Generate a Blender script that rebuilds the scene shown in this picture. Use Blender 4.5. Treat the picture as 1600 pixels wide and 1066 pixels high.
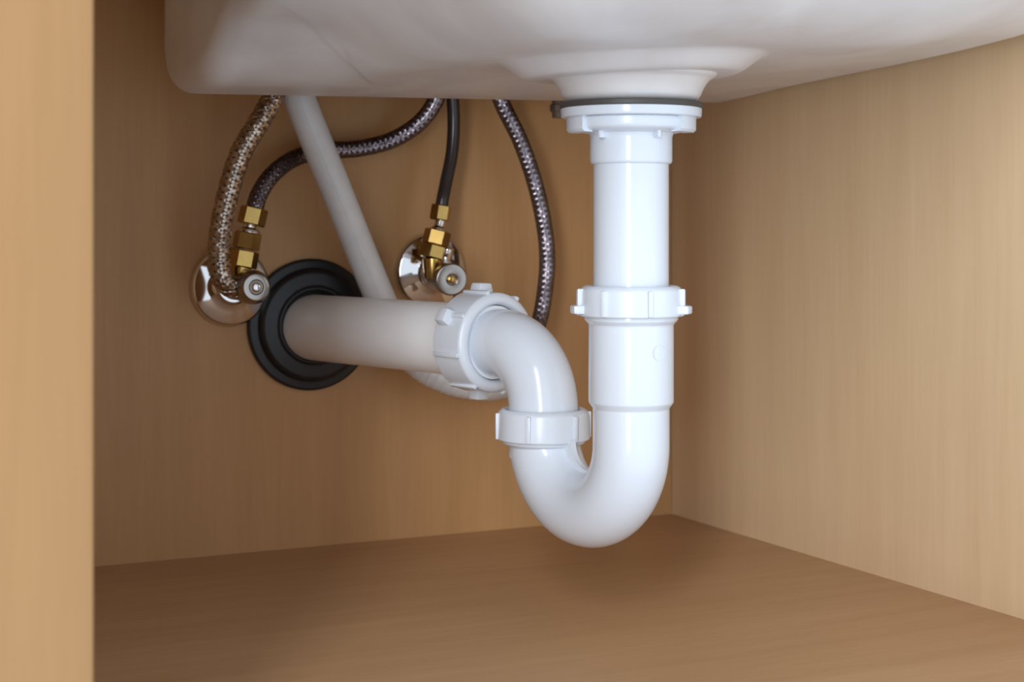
import bpy, bmesh, math
from mathutils import Vector, Matrix
import numpy as np

for o in list(bpy.data.objects):
    bpy.data.objects.remove(o, do_unlink=True)
scene = bpy.context.scene
COL = scene.collection

# ------------------------------------------------------------------ camera
FPX, HORIZ, CX = 2550.0, 352.0, 800.0
CAMH = 0.2077
YAW = math.radians(26.17)
FW = Vector((math.sin(YAW), math.cos(YAW), 0))
RT = Vector((math.cos(YAW), -math.sin(YAW), 0))
cam_d = bpy.data.cameras.new('camera')
cam = bpy.data.objects.new('camera', cam_d)
COL.objects.link(cam)
cam.location = (0, 0, CAMH)
cam.rotation_euler = (math.pi / 2, 0, -YAW)
cam_d.sensor_width = 36
cam_d.lens = 36 * FPX / 1600
cam_d.shift_y = -(533 - HORIZ) / 1600
cam_d.clip_start = 0.01
cam_d.dof.use_dof = True
cam_d.dof.focus_distance = 0.85
cam_d.dof.aperture_fstop = 12.5
scene.camera = cam

# ------------------------------------------------------------------ light
world = bpy.data.worlds.new('world')
scene.world = world
world.use_nodes = True
bg = world.node_tree.nodes['Background']
bg.inputs[0].default_value = (0.77, 0.88, 1.0, 1)
bg.inputs[1].default_value = 1.50


def area_light(name, loc, target, sx, sy, power, color):
    d = bpy.data.lights.new(name, 'AREA')
    d.shape = 'RECTANGLE'
    d.size, d.size_y = sx, sy
    d.energy = power
    d.color = color
    o = bpy.data.objects.new(name, d)
    COL.objects.link(o)
    o.location = loc
    o.rotation_euler = (Vector(target) - Vector(loc)).to_track_quat('-Z', 'Y').to_euler()
    return o


area_light('window_light', (-0.84, -0.92, 0.74), (0.42, 0.75, 0.55), 0.27, 1.9, 36, (0.93, 0.97, 1.0))

vs = scene.view_settings
vs.view_transform = 'Standard'
vs.look = 'None'
vs.gamma = 1
vs.use_curve_mapping = False
vs.exposure = -0.24


# ------------------------------------------------------------------ pixel helpers (1600x1066 frame)
def at_depth(x, y, zc):
    p = FW * zc + RT * ((x - CX) / FPX * zc)
    p.z = CAMH + (HORIZ - y) / FPX * zc
    return p


def at_y(x, y, Y):
    a = (x - CX) / FPX
    zc = Y / (FW.y + RT.y * a)
    return at_depth(x, y, zc)


def plan(xc, zc, zrel):
    p = FW * zc + RT * xc
    p.z = CAMH + zrel
    return p


WALL_Y = 1.003
WALL_X = 0.621
FRONT_Y = 0.55


# ------------------------------------------------------------------ materials
def new_mat(name):
    m = bpy.data.materials.new(name)
    m.use_nodes = True
    nt = m.node_tree
    return m, nt, nt.nodes['Principled BSDF']


def plain(name, col, rough=0.4, metal=0.0, bump=0.0, bscale=200.0, vary=0.0, vscale=30.0, coat=0.0, sss=0.0):
    m, nt, b = new_mat(name)
    b.inputs['Base Color'].default_value = (*col, 1)
    b.inputs['Roughness'].default_value = rough
    b.inputs['Metallic'].default_value = metal
    b.inputs['Coat Weight'].default_value = coat
    if sss:
        b.inputs['Subsurface Weight'].default_value = sss
        b.inputs['Subsurface Radius'].default_value = (0.004, 0.004, 0.004)
        b.inputs['Subsurface Scale'].default_value = 1.0
    tc = nt.nodes.new('ShaderNodeTexCoord')
    if vary:
        n = nt.nodes.new('ShaderNodeTexNoise')
        n.inputs['Scale'].default_value = vscale
        n.inputs['Detail'].default_value = 4
        nt.links.new(tc.outputs['Object'], n.inputs['Vector'])
        r = nt.nodes.new('ShaderNodeValToRGB')
        r.color_ramp.elements[0].position = 0.3
        r.color_ramp.elements[1].position = 0.7
        r.color_ramp.elements[0].color = (*[c * (1 - vary) for c in col], 1)
        r.color_ramp.elements[1].color = (*[min(1, c * (1 + vary)) for c in col], 1)
        nt.links.new(n.outputs['Fac'], r.inputs[0])
        nt.links.new(r.outputs[0], b.inputs['Base Color'])
    if bump:
        n = nt.nodes.new('ShaderNodeTexNoise')
        n.inputs['Scale'].default_value = bscale
        n.inputs['Detail'].default_value = 3
        nt.links.new(tc.outputs['Object'], n.inputs['Vector'])
        bp = nt.nodes.new('ShaderNodeBump')
        bp.inputs['Strength'].default_value = bump
        bp.inputs['Distance'].default_value = 0.001
        nt.links.new(n.outputs['Fac'], bp.inputs['Height'])
        nt.links.new(bp.outputs[0], b.inputs['Normal'])
    return m


def wood(name, light, dark, stretch, rough=0.45, fine=1.0):
    """maple laminate; stretch = (sx, sy, sz) noise scale per axis, small along the grain"""
    m, nt, b = new_mat(name)
    tc = nt.nodes.new('ShaderNodeTexCoord')

    def noise(mul, detail, dist=0.0):
        mp = nt.nodes.new('ShaderNodeMapping')
        mp.inputs['Scale'].default_value = [s * mul for s in stretch]
        nt.links.new(tc.outputs['Object'], mp.inputs[0])
        n = nt.nodes.new('ShaderNodeTexNoise')
        n.inputs['Scale'].default_value = 1
        n.inputs['Detail'].default_value = detail
        n.inputs['Distortion'].default_value = dist
        nt.links.new(mp.outputs[0], n.inputs['Vector'])
        return n
    broad = noise(0.22, 3, 0.6)
    streak = noise(1.0, 5, 0.3)
    fineN = noise(5.0, 3)
    mix1 = nt.nodes.new('ShaderNodeMix'); mix1.data_type = 'FLOAT'
    mix1.inputs[0].default_value = 0.5
    nt.links.new(broad.outputs['Fac'], mix1.inputs[2]); nt.links.new(streak.outputs['Fac'], mix1.inputs[3])
    mix2 = nt.nodes.new('ShaderNodeMix'); mix2.data_type = 'FLOAT'
    mix2.inputs[0].default_value = 0.28 * fine
    nt.links.new(mix1.outputs[0], mix2.inputs[2]); nt.links.new(fineN.outputs['Fac'], mix2.inputs[3])
    r = nt.nodes.new('ShaderNodeValToRGB')
    r.color_ramp.elements[0].position = 0.33
    r.color_ramp.elements[1].position = 0.66
    r.color_ramp.elements[0].color = (*dark, 1)
    r.color_ramp.elements[1].color = (*light, 1)
    nt.links.new(mix2.outputs[0], r.inputs[0])
    nt.links.new(r.outputs[0], b.inputs['Base Color'])
    b.inputs['Roughness'].default_value = rough
    b.inputs['Specular IOR Level'].default_value = 0.3
    bp = nt.nodes.new('ShaderNodeBump')
    bp.inputs['Strength'].default_value = 0.06
    bp.inputs['Distance'].default_value = 0.001
    nt.links.new(fineN.outputs['Fac'], bp.inputs['Height'])
    nt.links.new(bp.outputs[0], b.inputs['Normal'])
    return m


M = {}
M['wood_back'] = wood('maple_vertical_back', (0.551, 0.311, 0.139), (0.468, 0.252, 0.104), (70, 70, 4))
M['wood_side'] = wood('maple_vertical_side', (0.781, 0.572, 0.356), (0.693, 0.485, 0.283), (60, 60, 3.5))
M['wood_floor'] = wood('maple_horizontal', (0.503, 0.296, 0.156), (0.412, 0.230, 0.110), (7, 90, 90), rough=0.4)
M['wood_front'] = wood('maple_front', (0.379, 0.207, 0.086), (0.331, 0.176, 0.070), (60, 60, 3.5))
M['pvc'] = plain('glossy_white_plastic', (0.71, 0.755, 0.83), 0.15)
M['pvc_nut'] = plain('white_nut_plastic', (0.71, 0.755, 0.83), 0.26)
M['pvc_grey'] = plain('greyish_white_pipe', (0.88, 0.885, 0.91), 0.34, vary=0.03, vscale=12)
M['hose_grey'] = plain('milky_grey_hose', (0.68, 0.68, 0.70), 0.36, vary=0.06, vscale=60)
M['rubber'] = plain('black_rubber', (0.012, 0.012, 0.014), 0.42, bump=0.05, bscale=400)
M['gasket'] = plain('dark_gasket', (0.07, 0.062, 0.06), 0.5)
M['chrome'] = plain('polished_chrome', (0.70, 0.68, 0.67), 0.06, 1.0)
M['chrome_brushed'] = plain('brushed_chrome', (0.37, 0.33, 0.30), 0.22, 1.0, bump=0.03, bscale=900)
M['brass'] = plain('yellow_brass', (0.46, 0.29, 0.09), 0.22, 1.0, vary=0.10, vscale=90)
M['braid_silver'] = plain('silver_braid_wire', (0.42, 0.34, 0.28), 0.26, 1.0, vary=0.3, vscale=150)
M['braid_dark'] = plain('dark_braid_wire', (0.42, 0.38, 0.41), 0.28, 1.0)
M['hose_core'] = plain('dark_hose_core', (0.045, 0.036, 0.034), 0.35)
M['hose_core_brown'] = plain('brown_hose_core', (0.09, 0.055, 0.035), 0.35)
M['hose_black'] = plain('black_glossy_hose', (0.03, 0.022, 0.022), 0.22)
M['bolt'] = plain('dark_bolt', (0.16, 0.12, 0.09), 0.6, 0.3)


def sheath_mat():
    m, nt, b = new_mat('clear_hose_sheath')
    out = nt.nodes['Material Output']
    tr = nt.nodes.new('ShaderNodeBsdfTransparent')
    tr.inputs[0].default_value = (0.88, 0.85, 0.87, 1)
    gl = nt.nodes.new('ShaderNodeBsdfGlossy')
    gl.inputs['Roughness'].default_value = 0.12
    fr_ = nt.nodes.new('ShaderNodeFresnel')
    fr_.inputs[0].default_value = 1.5
    mx = nt.nodes.new('ShaderNodeMixShader')
    nt.links.new(fr_.outputs[0], mx.inputs[0])
    nt.links.new(tr.outputs[0], mx.inputs[1])
    nt.links.new(gl.outputs[0], mx.inputs[2])
    nt.links.new(mx.outputs[0], out.inputs['Surface'])
    return m


M['sheath'] = sheath_mat()


def porcelain():
    m, nt, b = new_mat('glazed_porcelain_underside')
    tc = nt.nodes.new('ShaderNodeTexCoord')
    n = nt.nodes.new('ShaderNodeTexNoise')
    n.inputs['Scale'].default_value = 14
    n.inputs['Detail'].default_value = 6
    n.inputs['Distortion'].default_value = 0.8
    nt.links.new(tc.outputs['Object'], n.inputs['Vector'])
    r = nt.nodes.new('ShaderNodeValToRGB')
    r.color_ramp.elements[0].position = 0.3
    r.color_ramp.elements[1].position = 0.62
    r.color_ramp.elements[0].color = (0.62, 0.575, 0.56, 1)
    r.color_ramp.elements[1].color = (0.73, 0.70, 0.695, 1)
    nt.links.new(n.outputs['Fac'], r.inputs[0])
    nt.links.new(r.outputs[0], b.inputs['Base Color'])
    b.inputs['Roughness'].default_value = 0.38
    mp = nt.nodes.new('ShaderNodeMapping')
    mp.inputs['Scale'].default_value = (120, 320, 120)
    nt.links.new(tc.outputs['Object'], mp.inputs[0])
    n2 = nt.nodes.new('ShaderNodeTexNoise')
    n2.inputs['Scale'].default_value = 1
    n2.inputs['Detail'].default_value = 3
    nt.links.new(mp.outputs[0], n2.inputs['Vector'])
    bp = nt.nodes.new('ShaderNodeBump')
    bp.inputs['Strength'].default_value = 0.10
    bp.inputs['Distance'].default_value = 0.001
    nt.links.new(n2.outputs['Fac'], bp.inputs['Height'])
    nt.links.new(bp.outputs[0], b.inputs['Normal'])
    return m


M['porcelain'] = porcelain()


# ------------------------------------------------------------------ mesh helpers
class MB:
    def __init__(self):
        self.v, self.f = [], []

    def add(self, verts, faces):
        n = len(self.v)
        self.v += [Vector(p) for p in verts]
        self.f += [tuple(i + n for i in q) for q in faces]
        return self

    def build(self, name, mat, parent=None, angle=35, smooth=True):
        off = Vector((0, 0, 0))
        p = parent
        while p is not None:
            off += p.location
            p = p.parent
        me = bpy.data.meshes.new(name)
        me.from_pydata([v - off for v in self.v], [], self.f)
        bm = bmesh.new(); bm.from_mesh(me)
        bmesh.ops.recalc_face_normals(bm, faces=bm.faces)
        bm.to_mesh(me); bm.free()
        if smooth:
            me.polygons.foreach_set('use_smooth', [True] * len(me.polygons))
            me.set_sharp_from_angle(angle=math.radians(angle))
        me.materials.append(M[mat])
        o = bpy.data.objects.new(name, me)
        COL.objects.link(o)
        if parent is not None:
            o.parent = parent
        return o


def tag(o, label, cat, group=None):
    o['label'] = label
    o['category'] = cat
    if group:
        o['group'] = group
    return o


def thing(name, label, cat, loc, group=None):
    o = bpy.data.objects.new(name, None)
    COL.objects.link(o)
    o.empty_display_size = 0.02
    o.location = loc
    return tag(o, label, cat, group)


def struct(o, label=None, cat=None):
    o['kind'] = 'structure'
    if label:
        o['label'] = label
        o['category'] = cat
    return o


def frame_of(d, up=None):
    d = Vector(d).normalized()
    a = Vector(up) if up is not None else (Vector((0, 0, 1)) if abs(d.z) < 0.9 else Vector((1, 0, 0)))
    x = a.cross(d).normalized()
    y = d.cross(x)
    return x, y, d


def lathe(mb, prof, o, d=(0, 0, 1), seg=72, closed=False, phase=0.0, up=None):
    """profile of (r, h) along axis d from point o; ends are capped"""
    x, y, d = frame_of(d, up)
    o = Vector(o)
    vs_, fs = [], []
    for r, h in prof:
        r = max(r, 1e-6)
        for k in range(seg):
            a = 2 * math.pi * k / seg + phase
            vs_.append(o + d * h + (x * math.cos(a) + y * math.sin(a)) * r)
    n = len(prof)
    for i in range(n if closed else n - 1):
        j = (i + 1) % n
        for k in range(seg):
            k2 = (k + 1) % seg
            fs.append((i * seg + k, i * seg + k2, j * seg + k2, j * seg + k))
    if not closed:
        fs.append(tuple(range(seg)))
        fs.append(tuple((n - 1) * seg + k for k in range(seg)))
    return mb.add(vs_, fs)


def rounded(prof, r=0.0006, seg=3):
    """chamfer-round the inner corners of a (r,h) polyline"""
    out = [prof[0]]
    for i in range(1, len(prof) - 1):
        p0, p1, p2 = (Vector((*prof[j], 0)) for j in (i - 1, i, i + 1))
        a, b = p0 - p1, p2 - p1
        t = min(r, a.length * 0.45, b.length * 0.45)
        A, B = p1 + a.normalized() * t, p1 + b.normalized() * t
        for k in range(seg + 1):
            s = k / seg
            q = A * (1 - s) ** 2 + p1 * 2 * s * (1 - s) + B * s * s
            out.append((q.x, q.y))
    out.append(prof[-1])
    return out


def hexnut(mb, o, d, r, h, phase=0.0, ch=0.0007, up=None):
    return lathe(mb, [(r - ch, 0), (r, ch), (r, h - ch), (r - ch, h)], o, d, seg=6, phase=phase, up=up)


def box(mb, c, ax, ay, az, sx, sy, sz, bev=0.0, taper=1.0):
    """box with centre c and half sizes along given unit axes; bevelled"""
    bm = bmesh.new()
    bmesh.ops.create_cube(bm, size=2)
    for v in bm.verts:
        t = taper if v.co.z > 0 else 1.0
        v.co = Vector((v.co.x * sx * t, v.co.y * sy * t, v.co.z * sz))
    if bev:
        bmesh.ops.bevel(bm, geom=bm.edges[:], offset=bev, segments=2, profile=0.5, affect='EDGES')
    bm.verts.index_update()
    vs_ = [Vector(c) + ax * v.co.x + ay * v.co.y + az * v.co.z for v in bm.verts]
    fs = [tuple(v.index for v in f.verts) for f in bm.faces]
    bm.free()
    return mb.add(vs_, fs)


EX, EY, EZ = Vector((1, 0, 0)), Vector((0, 1, 0)), Vector((0, 0, 1))


def bxx(mb, x0, x1, y0, y1, z0, z1, bev=0.0):
    return box(mb, ((x0 + x1) / 2, (y0 + y1) / 2, (z0 + z1) / 2), EX, EY, EZ,
               (x1 - x0) / 2, (y1 - y0) / 2, (z1 - z0) / 2, bev)


def spline(pts, n=120):
    """centripetal-ish Catmull-Rom through pts, resampled to n evenly spaced points"""
    P = [Vector(p) for p in pts]
    P = [P[0] * 2 - P[1]] + P + [P[-1] * 2 - P[-2]]
    dense = []
    for i in range(1, len(P) - 2):
        p0, p1, p2, p3 = P[i - 1:i + 3]
        t0 = 0
        t1 = t0 + (p1 - p0).length ** 0.5
        t2 = t1 + (p2 - p1).length ** 0.5
        t3 = t2 + (p3 - p2).length ** 0.5
        for k in range(40):
            t = t1 + (t2 - t1) * k / 40
            A1 = p0 * ((t1 - t) / (t1 - t0)) + p1 * ((t - t0) / (t1 - t0))
            A2 = p1 * ((t2 - t) / (t2 - t1)) + p2 * ((t - t1) / (t2 - t1))
            A3 = p2 * ((t3 - t) / (t3 - t2)) + p3 * ((t - t2) / (t3 - t2))
            B1 = A1 * ((t2 - t) / (t2 - t0)) + A2 * ((t - t0) / (t2 - t0))
            B2 = A2 * ((t3 - t) / (t3 - t1)) + A3 * ((t - t1) / (t3 - t1))
            dense.append(B1 * ((t2 - t) / (t2 - t1)) + B2 * ((t - t1) / (t2 - t1)))
    dense.append(P[-2])
    L = [0]
    for a, b in zip(dense, dense[1:]):
        L.append(L[-1] + (b - a).length)
    out, j = [], 0
    for k in range(n):
        s = L[-1] * k / (n - 1)
        while j < len(L) - 2 and L[j + 1] < s:
            j += 1
        t = (s - L[j]) / max(1e-9, L[j + 1] - L[j])
        out.append(dense[j].lerp(dense[j + 1], t))
    return out, L[-1]


def frames(path):
    T = []
    for i in range(len(path)):
        a, b = path[max(0, i - 1)], path[min(len(path) - 1, i + 1)]
        T.append((b - a).normalized())
    n = T[0].orthogonal().normalized()
    out = []
    for i, t in enumerate(T):
        n = (n - t * n.dot(t)).normalized()
        out.append((n, t.cross(n), t))
    return out


def tube(mb, path, r, seg=40):
    fr = frames(path)
    rr = r if callable(r) else (lambda s: r)
    vs_, fs = [], []
    N = len(path)
    for i, (p, (a, b, t)) in enumerate(zip(path, fr)):
        q = rr(i / (N - 1))
        for k in range(seg):
            w = 2 * math.pi * k / seg
            vs_.append(p + (a * math.cos(w) + b * math.sin(w)) * q)
    for i in range(N - 1):
        for k in range(seg):
            k2 = (k + 1) % seg
            fs.append((i * seg + k, i * seg + k2, (i + 1) * seg + k2, (i + 1) * seg + k))
    fs.append(tuple(range(seg)))
    fs.append(tuple((N - 1) * seg + k for k in range(seg)))
    return mb.add(vs_, fs)


def braid(mb, path, length, r, n=8, pitch=0.03, w=0.0011, th=0.00035):
    """woven wire braid: n flat strands each way round the hose, over and under"""
    fr = frames(path)
    N = len(path)
    for dr in (1, -1):
        for k in range(n):
            vs_, fs = [], []
            for i, (p, (a, b, t)) in enumerate(zip(path, fr)):
                s = length * i / (N - 1)
                ph = dr * 2 * math.pi * s / pitch + 2 * math.pi * k / n
                wv = math.sin(n * 2 * math.pi * s / pitch + (0 if dr > 0 else math.pi) + math.pi * k)
                q = r + th * 0.9 * wv
                rad = a * math.cos(ph) + b * math.sin(ph)
                tang = (-a * math.sin(ph) + b * math.cos(ph)) * dr
                along = (tang * (2 * math.pi * r / pitch) + t).normalized()
                side = rad.cross(along)
                c = p + rad * q
                vs_ += [c - side * w - rad * th, c - side * w * 0.6 + rad * th, c + side * w * 0.6 + rad * th, c + side * w - rad * th]
            for i in range(N - 1):
                for j in range(4):
                    j2 = (j + 1) % 4
                    fs.append((i * 4 + j, i * 4 + j2, i * 4 + 4 + j2, i * 4 + 4 + j))
            mb.add(vs_, fs)
    return mb


# ------------------------------------------------------------------ the cabinet
TOPZ = CAMH + 0.215
LEFT_X = 0.03
G = 0.0006
struct(bxx(MB(), LEFT_X, WALL_X, FRONT_Y - 0.0, WALL_Y, -0.018, 0).build('floor', 'wood_floor', smooth=False))
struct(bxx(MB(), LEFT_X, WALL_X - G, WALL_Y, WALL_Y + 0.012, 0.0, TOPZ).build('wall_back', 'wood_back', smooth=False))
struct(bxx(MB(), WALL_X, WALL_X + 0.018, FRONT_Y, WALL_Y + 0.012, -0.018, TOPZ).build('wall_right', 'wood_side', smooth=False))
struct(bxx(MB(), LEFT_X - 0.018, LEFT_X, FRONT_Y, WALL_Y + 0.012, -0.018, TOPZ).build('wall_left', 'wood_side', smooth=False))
ed = at_y(130.5, 500, FRONT_Y)
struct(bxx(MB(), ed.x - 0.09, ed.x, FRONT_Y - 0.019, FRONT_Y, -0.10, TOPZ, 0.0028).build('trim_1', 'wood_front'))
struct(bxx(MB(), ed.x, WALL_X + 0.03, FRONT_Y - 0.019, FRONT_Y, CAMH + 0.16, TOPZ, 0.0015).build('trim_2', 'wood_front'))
struct(bxx(MB(), LEFT_X - 0.03, WALL_X + 0.03, FRONT_Y - 0.03, WALL_Y + 0.012, TOPZ, TOPZ + 0.025).build('ceiling', 'wood_side', smooth=False))

# ------------------------------------------------------------------ sink
TC = plan((986 - CX) / FPX * 0.82, 0.82, 0)          # axis of the tailpiece
SX0, SX1, SY0, SY1 = 0.232, 0.602, 0.555, 0.92
SCX = (SX0 + SX1) / 2


def sstep(a, b, x):
    t = min(1, max(0, (x - a) / (b - a)))
    return t * t * (3 - 2 * t)


GLAZE = []


def sink_z(l, y, boss=True):
    a = SY1 - y
    side = (l - SCX) / (0.5 * (SX1 - SX0))
    w = sstep(0.42, 0.95, side) if side > 0 else sstep(0.42, 0.88, -side)
    k = (0.035 * a + 0.085 * a * a) * (1.0 if side > 0 else 2.6 * sstep(0.05, 0.14, a))
    z = 0.0772 + 0.017 * (l - SCX) + k * w + 0.0055 * (1 - w) * sstep(0.03, 0.16, a)
    lc = 0.300 + 0.085 * (y - 0.546)
    z += 0.013 * (1 - sstep(lc - 0.045, lc + 0.006, l)) * sstep(0.06, 0.13, a)
    z += 4.0 * max(0, 0.635 - y) ** 2
    z += 0.0016 * math.sin(l * 21 + 1.0) * math.sin(y * 17)*sstep(0.0, 0.1, a)
    for run in GLAZE:
        z += glaze_height(run, l, y)
    rr_ = math.hypot(l - TC.x, y - TC.y)
    if boss:
        z -= 0.0086 * (1 - sstep(0.0515, 0.0700, rr_))
    R = 0.014
    for d in (l - SX0, y - SY0, SY1 - y):
        if d < R:
            z += R - math.sqrt(max(0, R * R - (R - d) ** 2))
    d = SX1 - l
    if d < 0.006:
        z += 0.006 - math.sqrt(max(0, 0.006 ** 2 - (0.006 - d) ** 2))
    return CAMH + z


def on_sink(px, py):
    zc = 0.55
    while zc < 1.1:
        p = at_depth(px, py, zc)
        if SX0 < p.x < SX1 and SY0 < p.y < SY1 and p.z >= sink_z(p.x, p.y):
            break
        zc += 0.001
    return Vector((p.x, p.y))


def glaze_height(run, l, y):
    """a thick edge of run glaze: sharp on one side of the line, fading away on the other"""
    best = None
    for a, b in zip(run, run[1:]):
        d = b - a
        t = ((l - a.x) * d.x + (y - a.y) * d.y) / d.length_squared
        tc_ = min(1, max(0, t))
        q = a + d * tc_
        dist = math.hypot(l - q.x, y - q.y)
        if best is None or dist < best[0]:
            sgn = d.x * (y - a.y) - d.y * (l - a.x)
            best = (dist, dist if sgn > 0 else -dist)
    s_ = best[1]
    if s_ < -0.001 or s_ > 0.022 or best[0] > 0.022:
        return 0.0
    return 0.00035 * sstep(-0.001, 0.001, s_) * (1 - sstep(0.003, 0.022, s_))


runs_ = [[(462, 22), (505, 62), (535, 92), (560, 112), (574, 126)], [(546, 90), (556, 108), (574, 126)]]
GLAZE = [[on_sink(*q) for q in r_] for r_ in runs_]


def axis_samples(a, b, n, R):
    ends = [R * (1 - math.cos(math.pi / 2 * k / 8)) for k in range(9)]
    return [a + e for e in ends] + list(np.linspace(a + R, b - R, n)[1:-1]) + [b - e for e in reversed(ends)]


xs = axis_samples(SX0, SX1, 230, 0.014)
ys = axis_samples(SY0, SY1, 230, 0.014)
mb = MB()
nx, ny = len(xs), len(ys)
gv = [(x, y, sink_z(x, y)) for y in ys for x in xs]
gf = [(j * nx + i, j * nx + i + 1, (j + 1) * nx + i + 1, (j + 1) * nx + i) for j in range(ny - 1) for i in range(nx - 1)]
ring = [i for i in range(nx)] + [j * nx + nx - 1 for j in range(1, ny)] + [(ny - 1) * nx + i for i in range(nx - 2, -1, -1)] + [j * nx for j in range(ny - 2, 0, -1)]
base = len(gv)
for i in ring:
    gv.append((gv[i][0], gv[i][1], TOPZ - 0.002))
n = len(ring)
for k in range(n):
    k2 = (k + 1) % n
    gf.append((ring[k], ring[k2], base + k2, base + k))
gf.append(tuple(base + k for k in range(n)))
mb.add(gv, gf)
sink = thing('sink_basin', 'white porcelain sink basin seen from below above the trap', 'sink', (SCX, 0.71, CAMH + 0.08))
mb.build('bowl', 'porcelain', sink, angle=50)
O = Vector((TC.x, TC.y, CAMH))
mb = MB()
zz = sink_z(TC.x, TC.y, False) - CAMH
lathe(mb, rounded([(0.0440, zz - 0.0050), (0.0425, zz - 0.0086), (0.0395, zz - 0.0100), (0.0365, zz - 0.0140), (0.0345, zz - 0.0190), (0.0315, 0.0613)], 0.0022, 6), O, EZ, 96)
mb.build('drain_boss', 'porcelain', sink, angle=60)

# ------------------------------------------------------------------ drain tailpiece
Z = CAMH
O = Vector((TC.x, TC.y, CAMH))
camdir = Vector((-TC.x, -TC.y, 0)).normalized()       # from the drain towards the camera
rgt = RT.copy()


def pol(c, ang, r, z):
    """point round vertical axis; ang 0 faces the camera, + to the right"""
    a = math.radians(ang)
    return Vector((c.x, c.y, CAMH + z)) + (camdir * math.cos(a) + camdir.cross(EZ) * -math.sin(a)) * r


def pol_axes(ang):
    a = math.radians(ang)
    rad = camdir * math.cos(a) + camdir.cross(EZ) * -math.sin(a)
    return EZ.cross(rad), rad


drain = thing('sink_drain', 'white plastic drain flange and straight tailpiece hanging from the sink', 'drain', O + EZ * 0.031)
lathe(MB(), rounded([(0.02, 0.0585), (0.0359, 0.0585), (0.0359, 0.0613), (0.02, 0.0613)], 0.0005), O, EZ, 96).build('gasket', 'gasket', drain)['label'] = 'dark rubber gasket'
lathe(MB(), rounded([(0.02, 0.0538), (0.0352, 0.0538), (0.0356, 0.0585), (0.02, 0.0585)], 0.0008), O, EZ, 96).build('flange', 'pvc', drain)
nut = lathe(MB(), rounded([(0.0195, 0.0455), (0.0285, 0.0472), (0.0303, 0.0486), (0.0306, 0.0538), (0.02, 0.0538)], 0.0010), O, EZ, 96).build('lock_nut', 'pvc_nut', drain)
for a0, a1 in ((-84, -47), (49, 86), (140, 170), (-170, -140)):     # raised lugs
    mb = MB()
    N = 10
    vs_, fs = [], []
    for k in range(N + 1):
        a = a0 + (a1 - a0) * k / N
        for r, z in ((0.026, 0.0460), (0.0312, 0.0462), (0.0325, 0.0474), (0.0326, 0.0538), (0.026, 0.0538)):
            vs_.append(pol(TC, a, r, z))
    for k in range(N):
        for j in range(5):
            j2 = (j + 1) % 5
            fs.append((k * 5 + j, k * 5 + j2, k * 5 + 5 + j2, k * 5 + 5 + j))
    fs += [tuple(range(5)), tuple(N * 5 + j for j in range(5))]
    mb.add(vs_, fs).build('lug', 'pvc_nut', nut, angle=30)
for ang in (-38, 34, 150, -150):                                      # little gussets beneath
    t, r = pol_axes(ang)
    box(MB(), pol(TC, ang, 0.0222, 0.0452), t, EZ, r, 0.0010, 0.0022, 0.0030, 0.0006).build('gusset', 'pvc_nut', nut)
lathe(MB(), rounded([(0.0185, 0.0306), (0.0199, 0.0306), (0.0207, 0.0318), (0.0207, 0.044), (0.0216, 0.0468), (0.0185, 0.0468)], 0.0008), O, EZ, 72).build('collar', 'pvc', drain)
lathe(MB(), [(0.01895, -0.060), (0.01895, 0.031)], O, EZ, 72).build('tailpiece', 'pvc', drain)


# ------------------------------------------------------------------ p-trap
JP = plan((849 - CX) / FPX * 0.882, 0.882, 0)
ARC_Z = -0.1105
uv = Vector((JP.x - TC.x, JP.y - TC.y, 0))
UR = uv.length / 2
uv.normalize()
NB_Z = -0.0655
PD = (RT * -0.66 + FW * 0.75).normalized()
ER = 0.034

trap = thing('drain_trap', 'glossy white plastic U-shaped trap with ribbed slip nuts', 'drain trap', Vector((TC.x, TC.y, CAMH - 0.168)))

# U-bend
path = [Vector((TC.x, TC.y, CAMH + z)) for z in np.linspace(-0.090, ARC_Z, 5)[:-1]]
mid = TC + uv * UR
for k in range(41):
    a = math.pi * k / 40
    path.append(Vector((mid.x, mid.y, CAMH + ARC_Z)) - uv * UR * math.cos(a) - EZ * UR * math.sin(a))
path += [Vector((JP.x, JP.y, CAMH + z)) for z in np.linspace(ARC_Z, -0.104, 3)[1:]]
ub = tube(MB(), path, 0.0193, 72).build('u_bend', 'pvc', trap)
lathe(MB(), rounded([(0.0192, -0.0935), (0.0193, -0.0918), (0.0214, -0.0888), (0.0214, -0.0505), (0.0216, -0.0495), (0.0236, -0.0475), (0.0236, -0.043), (0.0192, -0.043), (0.0192, -0.0900)], 0.0006), O, EZ, 72, closed=True).build('hub', 'pvc', ub)
# moulded mark on the hub
c = pol(TC, 41, 0.0213, 0); c.z = CAMH - (552 - HORIZ) * 0.80 / FPX
t, r = pol_axes(41)
mb = MB()
lathe(mb, [(0.0038, 0), (0.0038, 0.0003), (0.0042, 0.0003), (0.0042, 0)], c, r, 32, closed=True)
box(mb, c + EZ * -0.001, t, EZ, r, 0.0003, 0.0022, 0.0003)
mb.build('moulded_mark', 'pvc', ub)
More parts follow.
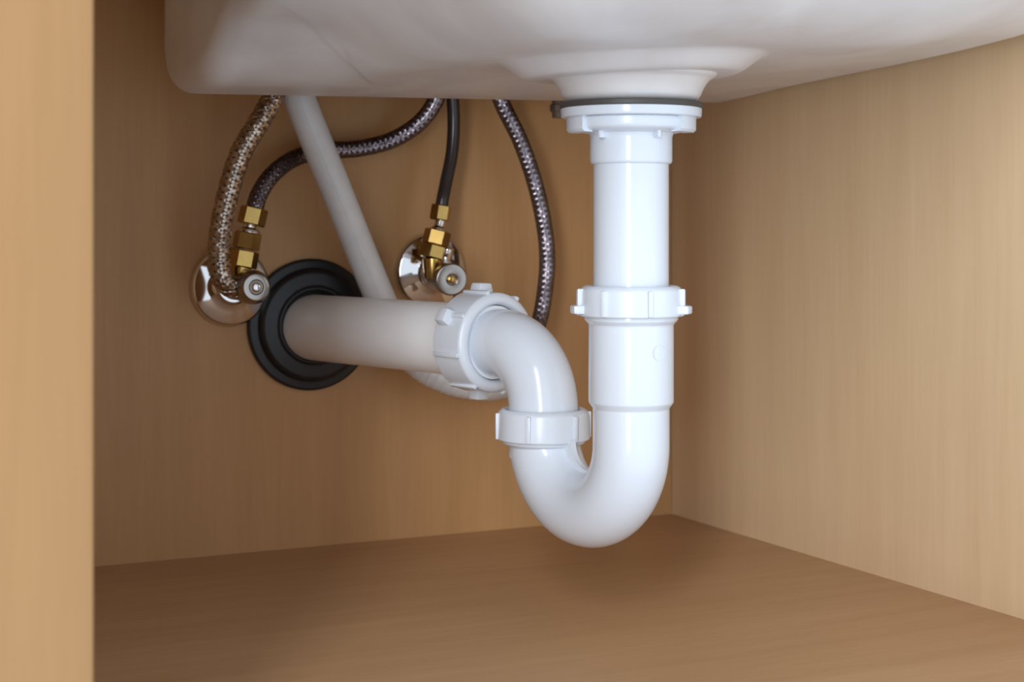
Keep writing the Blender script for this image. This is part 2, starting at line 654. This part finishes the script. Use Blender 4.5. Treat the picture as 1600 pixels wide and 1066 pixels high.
# web on the inside of the bend
mb = MB()
vs_, fs = [], []
n = 20
inner = UR - 0.0193
for k in range(n + 1):
    a = math.pi * (0.36 + 0.56 * k / n)
    ctr = Vector((mid.x, mid.y, CAMH + ARC_Z))
    dd = -uv * math.cos(a) - EZ * math.sin(a)
    rin = inner - 0.0075 * (k / n) ** 1.0
    for rr_ in (inner + 0.004, rin):
        for s in (-1, 1):
            vs_.append(ctr + dd * rr_ + uv.cross(EZ) * (0.0016 * s))
for k in range(n):
    b0 = k * 4
    for q in ((0, 1, 5, 4), (1, 3, 7, 5), (3, 2, 6, 7), (2, 0, 4, 6)):
        fs.append(tuple(b0 + i for i in q))
fs += [(0, 1, 3, 2), (n * 4, n * 4 + 1, n * 4 + 3, n * 4 + 2)]
mb.add(vs_, fs).build('web', 'pvc', ub)
# lip below the short-leg nut
lathe(MB(), rounded([(0.0185, -0.1195), (0.0198, -0.1188), (0.0226, -0.1172), (0.0226, -0.108), (0.0185, -0.108)], 0.0006), (JP.x, JP.y, CAMH), EZ, 72).build('lip', 'pvc', ub)

# elbow to the wall
path = [Vector((JP.x, JP.y, CAMH + z)) for z in np.linspace(-0.125, NB_Z - ER, 4)[:-1]]
ec = JP + PD * ER
for k in range(33):
    a = math.pi / 2 * k / 32
    path.append(Vector((ec.x, ec.y, CAMH + NB_Z - ER)) - PD * ER * math.cos(a) + EZ * ER * math.sin(a))
path += [Vector((JP.x, JP.y, CAMH + NB_Z)) + PD * s for s in np.linspace(ER, ER + 0.03, 4)[1:]]
tube(MB(), path, 0.0188, 72).build('elbow', 'pvc', trap)


def slip_nut(parent, o, d, up, r, h, bore, ribs, wings, ph0, rib_r=0.0012):
    """ring nut with n ribs along it; wings = list of angles with a flat grip tab. o = lower face, d = axis towards the top"""
    mb = MB()
    lathe(mb, rounded([(bore + 0.0012, 0), (r - 0.0022, 0), (r, 0.0), (r - 0.0006, h - 0.002), (r - 0.003, h), (bore + 0.0014, h), (bore, h - 0.0016), (bore, 0.001)], 0.0013, 4), o, d, 96, closed=True, up=up)
    nt_ = mb.build('slip_nut', 'pvc_nut', parent, angle=45)
    x, y, d = frame_of(d, up)
    for k in range(ribs):
        a = math.radians(ph0) + 2 * math.pi * k / ribs
        rad = x * math.cos(a) + y * math.sin(a)
        box(MB(), Vector(o) + rad * (r - 0.0006) + d * (h * 0.5 - 0.0008), d.cross(rad), d, rad, 0.0013, h * 0.5 - 0.0012, rib_r + 0.0006, 0.0006).build('rib', 'pvc_nut', nt_)
    for a in wings:
        a = math.radians(a)
        rad = x * math.cos(a) + y * math.sin(a)
        tg = d.cross(rad)
        mb = MB()
        box(mb, Vector(o) + rad * (r + 0.0005) + d * 0.0034, tg, d, rad, 0.0048, 0.0024, 0.0040, 0.0009, 0.85)
        box(mb, Vector(o) + rad * (r - 0.0002) + d * (h * 0.55), tg, d, rad, 0.0012, h * 0.36, 0.0020, 0.0007)
        mb.build('wing', 'pvc_nut', nt_)
    return nt_


# frame_of for d=EZ, up=camdir: x = camdir x Z ; y = Z x x. Angles below are measured from x.
def nut_ang(up, d, ang):
    """convert 'degrees to the right of camera' to lathe angle"""
    x, y, d = frame_of(d, up)
    t, r = pol_axes(ang)
    return math.degrees(math.atan2(r.dot(y), r.dot(x)))


slip_nut(trap, (TC.x, TC.y, CAMH - 0.0455), EZ, camdir, 0.0264, 0.0152, 0.0193, 7, [nut_ang(camdir, EZ, -72), nut_ang(camdir, EZ, 72)], nut_ang(camdir, EZ, 21))
slip_nut(trap, (JP.x, JP.y, CAMH - 0.1155), EZ, camdir, 0.0252, 0.0165, 0.0193, 6, [], nut_ang(camdir, EZ, -15))
NBO = Vector((JP.x, JP.y, CAMH + NB_Z))
# big nut on the wall pipe: lower face away from the camera, top face towards the elbow
slip_nut(trap, NBO + PD * 0.060, -PD, EZ, 0.0285, 0.0235, 0.0212, 8, [], 12)
x, y, d = frame_of(-PD, EZ)
bignut = [o for o in bpy.data.objects if o.name.startswith('slip_nut')][-1]
for a, w in ((-92, 0.005), (88, 0.0055), (150, 0.005), (-30, 0.005)):
    a = math.radians(a)
    rad = x * math.cos(a) + y * math.sin(a)
    box(MB(), NBO + PD * 0.053 + rad * 0.0294, d.cross(rad), d, rad, w, 0.0050, 0.0036, 0.0012, 0.8).build('wing', 'pvc_nut', bignut)

# ------------------------------------------------------------------ pipe in the wall and its grommet
pipe0 = NBO + PD * 0.040
s_end = (WALL_Y + 0.010 - NBO.y) / PD.y
pend = NBO + PD * s_end
pipe = lathe(MB(), rounded([(0.0195, 0), (0.0207, 0), (0.0210, (pend - pipe0).length), (0.018, (pend - pipe0).length)], 0.0004), pipe0, PD, 72)
dp = thing('drain_pipe', 'thick off-white drain pipe running from the black wall ring to the trap', 'pipe', pend)
pipe.build('pipe_tube', 'pvc_grey', dp)
gc = at_y(484.5, 507, WALL_Y); gc.y = WALL_Y
gr = lathe(MB(), rounded([(0.0195, 0.0), (0.0424, 0.0), (0.0424, 0.0035), (0.0412, 0.0045), (0.0362, 0.0050), (0.0352, 0.0085), (0.0335, 0.0100), (0.0255, 0.0108),
                          (0.0245, 0.0120), (0.0232, 0.0125), (0.0200, 0.0090)], 0.0009), gc, -EY, 96)
g = thing('wall_grommet', 'black rubber ring around the drain pipe on the back wall', 'grommet', gc)
gr.build('rubber_ring', 'rubber', g, angle=40)

# ------------------------------------------------------------------ overflow hose (grey, diagonal)
ov, L = spline([at_y(455, 105, 0.950), at_y(467, 150, 0.950), at_y(530, 308, 0.960), at_y(583, 440, 0.974), at_y(618, 520, 0.978), at_y(655, 568, 0.974), at_y(705, 594, 0.964),
                at_y(755, 602, 0.962), at_y(790, 598, 0.974), at_y(812, 590, 0.992)], 140)
oh = thing('overflow_hose', 'milky grey plastic hose slanting down behind the drain pipe', 'hose', ov[-1])
tube(MB(), ov, 0.0098, 48).build('hose_tube', 'hose_grey', oh)
fr = frames(ov)
view = [((cam.location - p_) - t_ * (cam.location - p_).dot(t_)).normalized() for p_, (_, _, t_) in zip(ov, fr)]
tube(MB(), [p_ + v_ * 0.00965 for p_, v_ in zip(ov[:90], view)], 0.0004, 6).build('mould_seam', 'hose_grey', oh)
mb = MB()
for i in range(92, 128, 2):                             # corrugated end
    lathe(mb, [(0.0096, -0.0012), (0.0101, -0.0004), (0.0101, 0.0004), (0.0096, 0.0012)], ov[i], fr[i][2], 40)
mb.build('corrugated_end', 'hose_grey', oh)


# ------------------------------------------------------------------ shut-off valves
def escutcheon(parent, c, r=0.0252):
    prof = rounded([(0.004, 0), (r, 0), (r, 0.0045), (r - 0.0012, 0.0062), (r * 0.62, 0.0088), (0.0112, 0.0105), (0.0104, 0.013), (0.004, 0.013)], 0.0008)
    return lathe(MB(), prof, c, -EY, 80).build('escutcheon', 'chrome', parent)


# left valve
vc = at_y(357, 447, WALL_Y); vc.y = WALL_Y
lv = thing('stop_valve', 'chrome stop valve with round push cap beside the black wall ring', 'valve', vc, 'stop valves')
escutcheon(lv, vc)
capc = at_y(400, 449, WALL_Y - 0.056)
ax = (capc - vc).normalized()
Ln = (capc - vc).length
body = lathe(MB(), rounded([(0.004, 0.006), (0.0085, 0.006), (0.0085, Ln - 0.034), (0.0072, Ln - 0.033), (0.0072, Ln - 0.026), (0.0086, Ln - 0.024), (0.0086, Ln - 0.012), (0.004, Ln - 0.012)], 0.0006), vc, ax, 56).build('valve_body', 'chrome_brushed', lv)
cap = lathe(MB(), rounded([(0.004, Ln - 0.015), (0.0098, Ln - 0.015), (0.0104, Ln - 0.013), (0.0104, Ln - 0.004), (0.0082, Ln + 0.001), (0.0045, Ln + 0.0014), (0.0042, Ln + 0.0002), (0.001, Ln + 0.0002)], 0.0006), vc, ax, 56).build('handle_cap', 'chrome_brushed', lv)
lathe(MB(), rounded([(0.0008, Ln - 0.001), (0.0036, Ln - 0.001), (0.0034, Ln + 0.0016), (0.0020, Ln + 0.0024), (0.0004, Ln + 0.0026)], 0.0006), vc, ax, 40).build('button', 'chrome', cap)
# brass stack rising from the body
YB = WALL_Y - 0.036
b0 = at_y(374, 432, YB); b1 = at_y(381, 404, YB); b2 = at_y(386, 376, YB); b3 = at_y(391, 358, YB); b4 = at_y(395, 338, YB); b5 = at_y(398, 326, YB)
up = (b2 - b1).normalized()
lathe(MB(), rounded([(0.003, 0), (0.0058, 0), (0.0066, 0.006), (0.003, 0.006)], 0.0008), b0, (b1 - b0), 40).build('outlet_neck', 'brass', lv)
hexnut(MB(), b1 - up * 0.0055, up, 0.0088, 0.0105, 0.35).build('compression_nut', 'brass', lv, smooth=False)
hexnut(MB(), b2 - up * 0.0055, up, 0.0084, 0.0105, 0.1).build('gland_nut', 'brass', lv, smooth=False)
lathe(MB(), rounded([(0.003, 0), (0.0074, 0), (0.0068, 0.0022), (0.0040, 0.0030), (0.0040, 0.014)], 0.0005), b2 + up * 0.0048, up, 40).build('nipple', 'chrome', lv)
# side inlet for the braided hose
hl_end = at_y(362, 449, WALL_Y - 0.044)
hl_in = at_y(383, 452, WALL_Y - 0.038)
lathe(MB(), rounded([(0.003, 0), (0.0066, 0), (0.0062, 0.005), (0.0054, 0.006), (0.0054, 0.010)], 0.0005), hl_end, hl_in - hl_end, 40).build('side_outlet', 'chrome_brushed', lv)

# right valve
wc = at_y(670, 424, WALL_Y); wc.y = WALL_Y
rv = thing('stop_valve', 'chrome stop valve with flat screwed disc above the drain pipe', 'valve', wc, 'stop valves')
escutcheon(rv, wc, 0.0250)
capc = at_y(706, 437, WALL_Y - 0.058)
ax = (capc - wc).normalized()
Ln = (capc - wc).length
lathe(MB(), rounded([(0.004, 0.006), (0.0105, 0.006), (0.0105, 0.014), (0.0092, 0.015), (0.0092, 0.019), (0.0108, 0.020), (0.0108, 0.026), (0.0085, 0.027), (0.0085, Ln - 0.012), (0.004, Ln - 0.012)], 0.0007), wc, ax, 56).build('valve_body', 'chrome', rv)
cap = lathe(MB(), rounded([(0.004, Ln - 0.013), (0.0085, Ln - 0.013), (0.0104, Ln - 0.008), (0.0104, Ln - 0.001), (0.0097, Ln), (0.0036, Ln), (0.0034, Ln - 0.001), (0.0008, Ln - 0.001)], 0.0006), wc, ax, 56).build('handle_disc', 'chrome_brushed', rv)
scr = lathe(MB(), rounded([(0.0006, Ln - 0.002), (0.0028, Ln - 0.002), (0.0026, Ln + 0.0002), (0.0014, Ln + 0.0006), (0.0003, Ln + 0.0007)], 0.0004), wc, ax, 32).build('screw', 'brass', cap)
YR = WALL_Y - 0.038
r0 = at_y(676, 436, YR); r1 = at_y(676, 393, YR); r2 = at_y(682, 372, YR); r3 = at_y(686, 352, YR); r4 = at_y(688, 333, YR); r5 = at_y(692, 310, YR)
up = (r3 - r1).normalized()
lathe(MB(), rounded([(0.003, 0), (0.0052, 0), (0.0066, 0.0135), (0.003, 0.0135)], 0.0008), r0, (r1 - r0), 40).build('outlet_neck', 'brass', rv)
hexnut(MB(), r1 - up * 0.0045, up, 0.0086, 0.0088, 0.5).build('compression_nut', 'brass', rv, smooth=False)
hexnut(MB(), r2 - up * 0.0048, up, 0.0086, 0.0098, 0.1).build('gland_nut', 'brass', rv, smooth=False)
lathe(MB(), rounded([(0.003, 0), (0.0056, 0), (0.0050, 0.0022), (0.0036, 0.0030), (0.0036, 0.010)], 0.0005), r2 + up * 0.0045, up, 40).build('nipple', 'chrome', rv)
# small chrome lug behind the disc
lugc = at_y(697, 398, WALL_Y - 0.030)
lathe(MB(), rounded([(0.001, -0.005), (0.0042, -0.005), (0.0042, 0.005), (0.001, 0.005)], 0.0006), lugc, Vector((0.2, -0.3, 1)), 32).build('stem', 'chrome', rv)

# ------------------------------------------------------------------ hoses
def braided(name, label, pts, r, n, pitch, w, wire, core, N=220, sheath=True):
    p, L = spline(pts, N)
    t = thing(name, label, 'hose', p[0], 'water supply hoses')
    tube(MB(), p, r - 0.0004, 28).build('hose_core', core, t)
    braid(MB(), p, L, r, n, pitch, w).build('wire_braid', wire, t, angle=25)
    if sheath:
        tube(MB(), p, r + 0.0009, 28).build('clear_sheath', 'sheath', t)
    return t, p


t, p = braided('supply_hose', 'thick silver braided hose curving into the side of the left valve',
               [hl_in + (hl_end - hl_in) * 0.35, hl_end, at_y(348, 436, WALL_Y - 0.046), at_y(342, 400, WALL_Y - 0.046), at_y(346, 350, WALL_Y - 0.050), at_y(357, 300, WALL_Y - 0.052),
                at_y(376, 240, WALL_Y - 0.054), at_y(405, 190, WALL_Y - 0.056), at_y(427, 150, WALL_Y - 0.056), at_y(445, 100, WALL_Y - 0.056)],
               0.0061, 7, 0.030, 0.0014, 'braid_silver', 'hose_core_brown', 300, False)
lathe(MB(), rounded([(0.003, 0), (0.0068, 0), (0.0068, 0.006), (0.003, 0.006)], 0.0005), hl_end, hl_end - hl_in, 32)

t, p = braided('supply_hose', 'dark braided hose arching behind the slanting grey hose',
               [b4, b5, at_y(403, 308, YB + 0.002), at_y(421, 278, YB + 0.006), at_y(455, 250, YB + 0.012), at_y(500, 236, YB + 0.017), at_y(560, 232, YB + 0.019), at_y(612, 219, YB + 0.016),
                at_y(655, 192, YB + 0.010), at_y(680, 158, YB + 0.004), at_y(692, 110, YB)],
               0.0046, 8, 0.015, 0.0009, 'braid_dark', 'hose_core', 420)
up = (b4 - b2).normalized()
hexnut(MB(), b4 - up * 0.0055, up, 0.0085, 0.0108, 0.2).build('coupling_nut', 'brass', t, smooth=False)

p, L = spline([r4, r5, at_y(697, 285, YR + 0.002), at_y(706, 240, YR + 0.004), at_y(709, 195, YR + 0.004), at_y(707, 150, YR + 0.002), at_y(703, 100, YR)], 90)
t = thing('supply_hose', 'plain black hose rising from the right valve', 'hose', p[0], 'water supply hoses')
tube(MB(), p, 0.0042, 32).build('hose_tube', 'hose_black', t)
up = (r4 - r2).normalized()
hexnut(MB(), r4 - up * 0.0048, up, 0.0066, 0.0100, 0.4).build('coupling_nut', 'brass', t, smooth=False)

YH = WALL_Y - 0.040
t, p = braided('supply_hose', 'dark braided hose bowing down to the right behind the trap elbow',
               [at_y(768, 110, YH), at_y(784, 160, YH), at_y(812, 218, YH), at_y(834, 280, YH), at_y(849, 345, YH), at_y(855, 400, YH), at_y(852, 450, YH), at_y(843, 500, YH + 0.003),
                at_y(830, 530, YH + 0.012), at_y(818, 545, YH + 0.026), at_y(812, 548, YH + 0.039)],
               0.0045, 8, 0.015, 0.0009, 'braid_dark', 'hose_core', 420)

# ------------------------------------------------------------------ sink fixing bolt
bc = at_y(872, 175, 0.955)
bt = thing('fixing_bolt', 'small dark fixing bolt under the sink beside the drain flange', 'bolt', bc - EZ * 0.004)
lathe(MB(), rounded([(0.001, -0.004), (0.004, -0.004), (0.004, 0.012), (0.001, 0.012)], 0.0005), bc, EZ, 24).build('shank', 'bolt', bt)
hexnut(MB(), bc + EZ * 0.000, EZ, 0.0055, 0.005, 0.2).build('nut', 'bolt', bt, smooth=False)
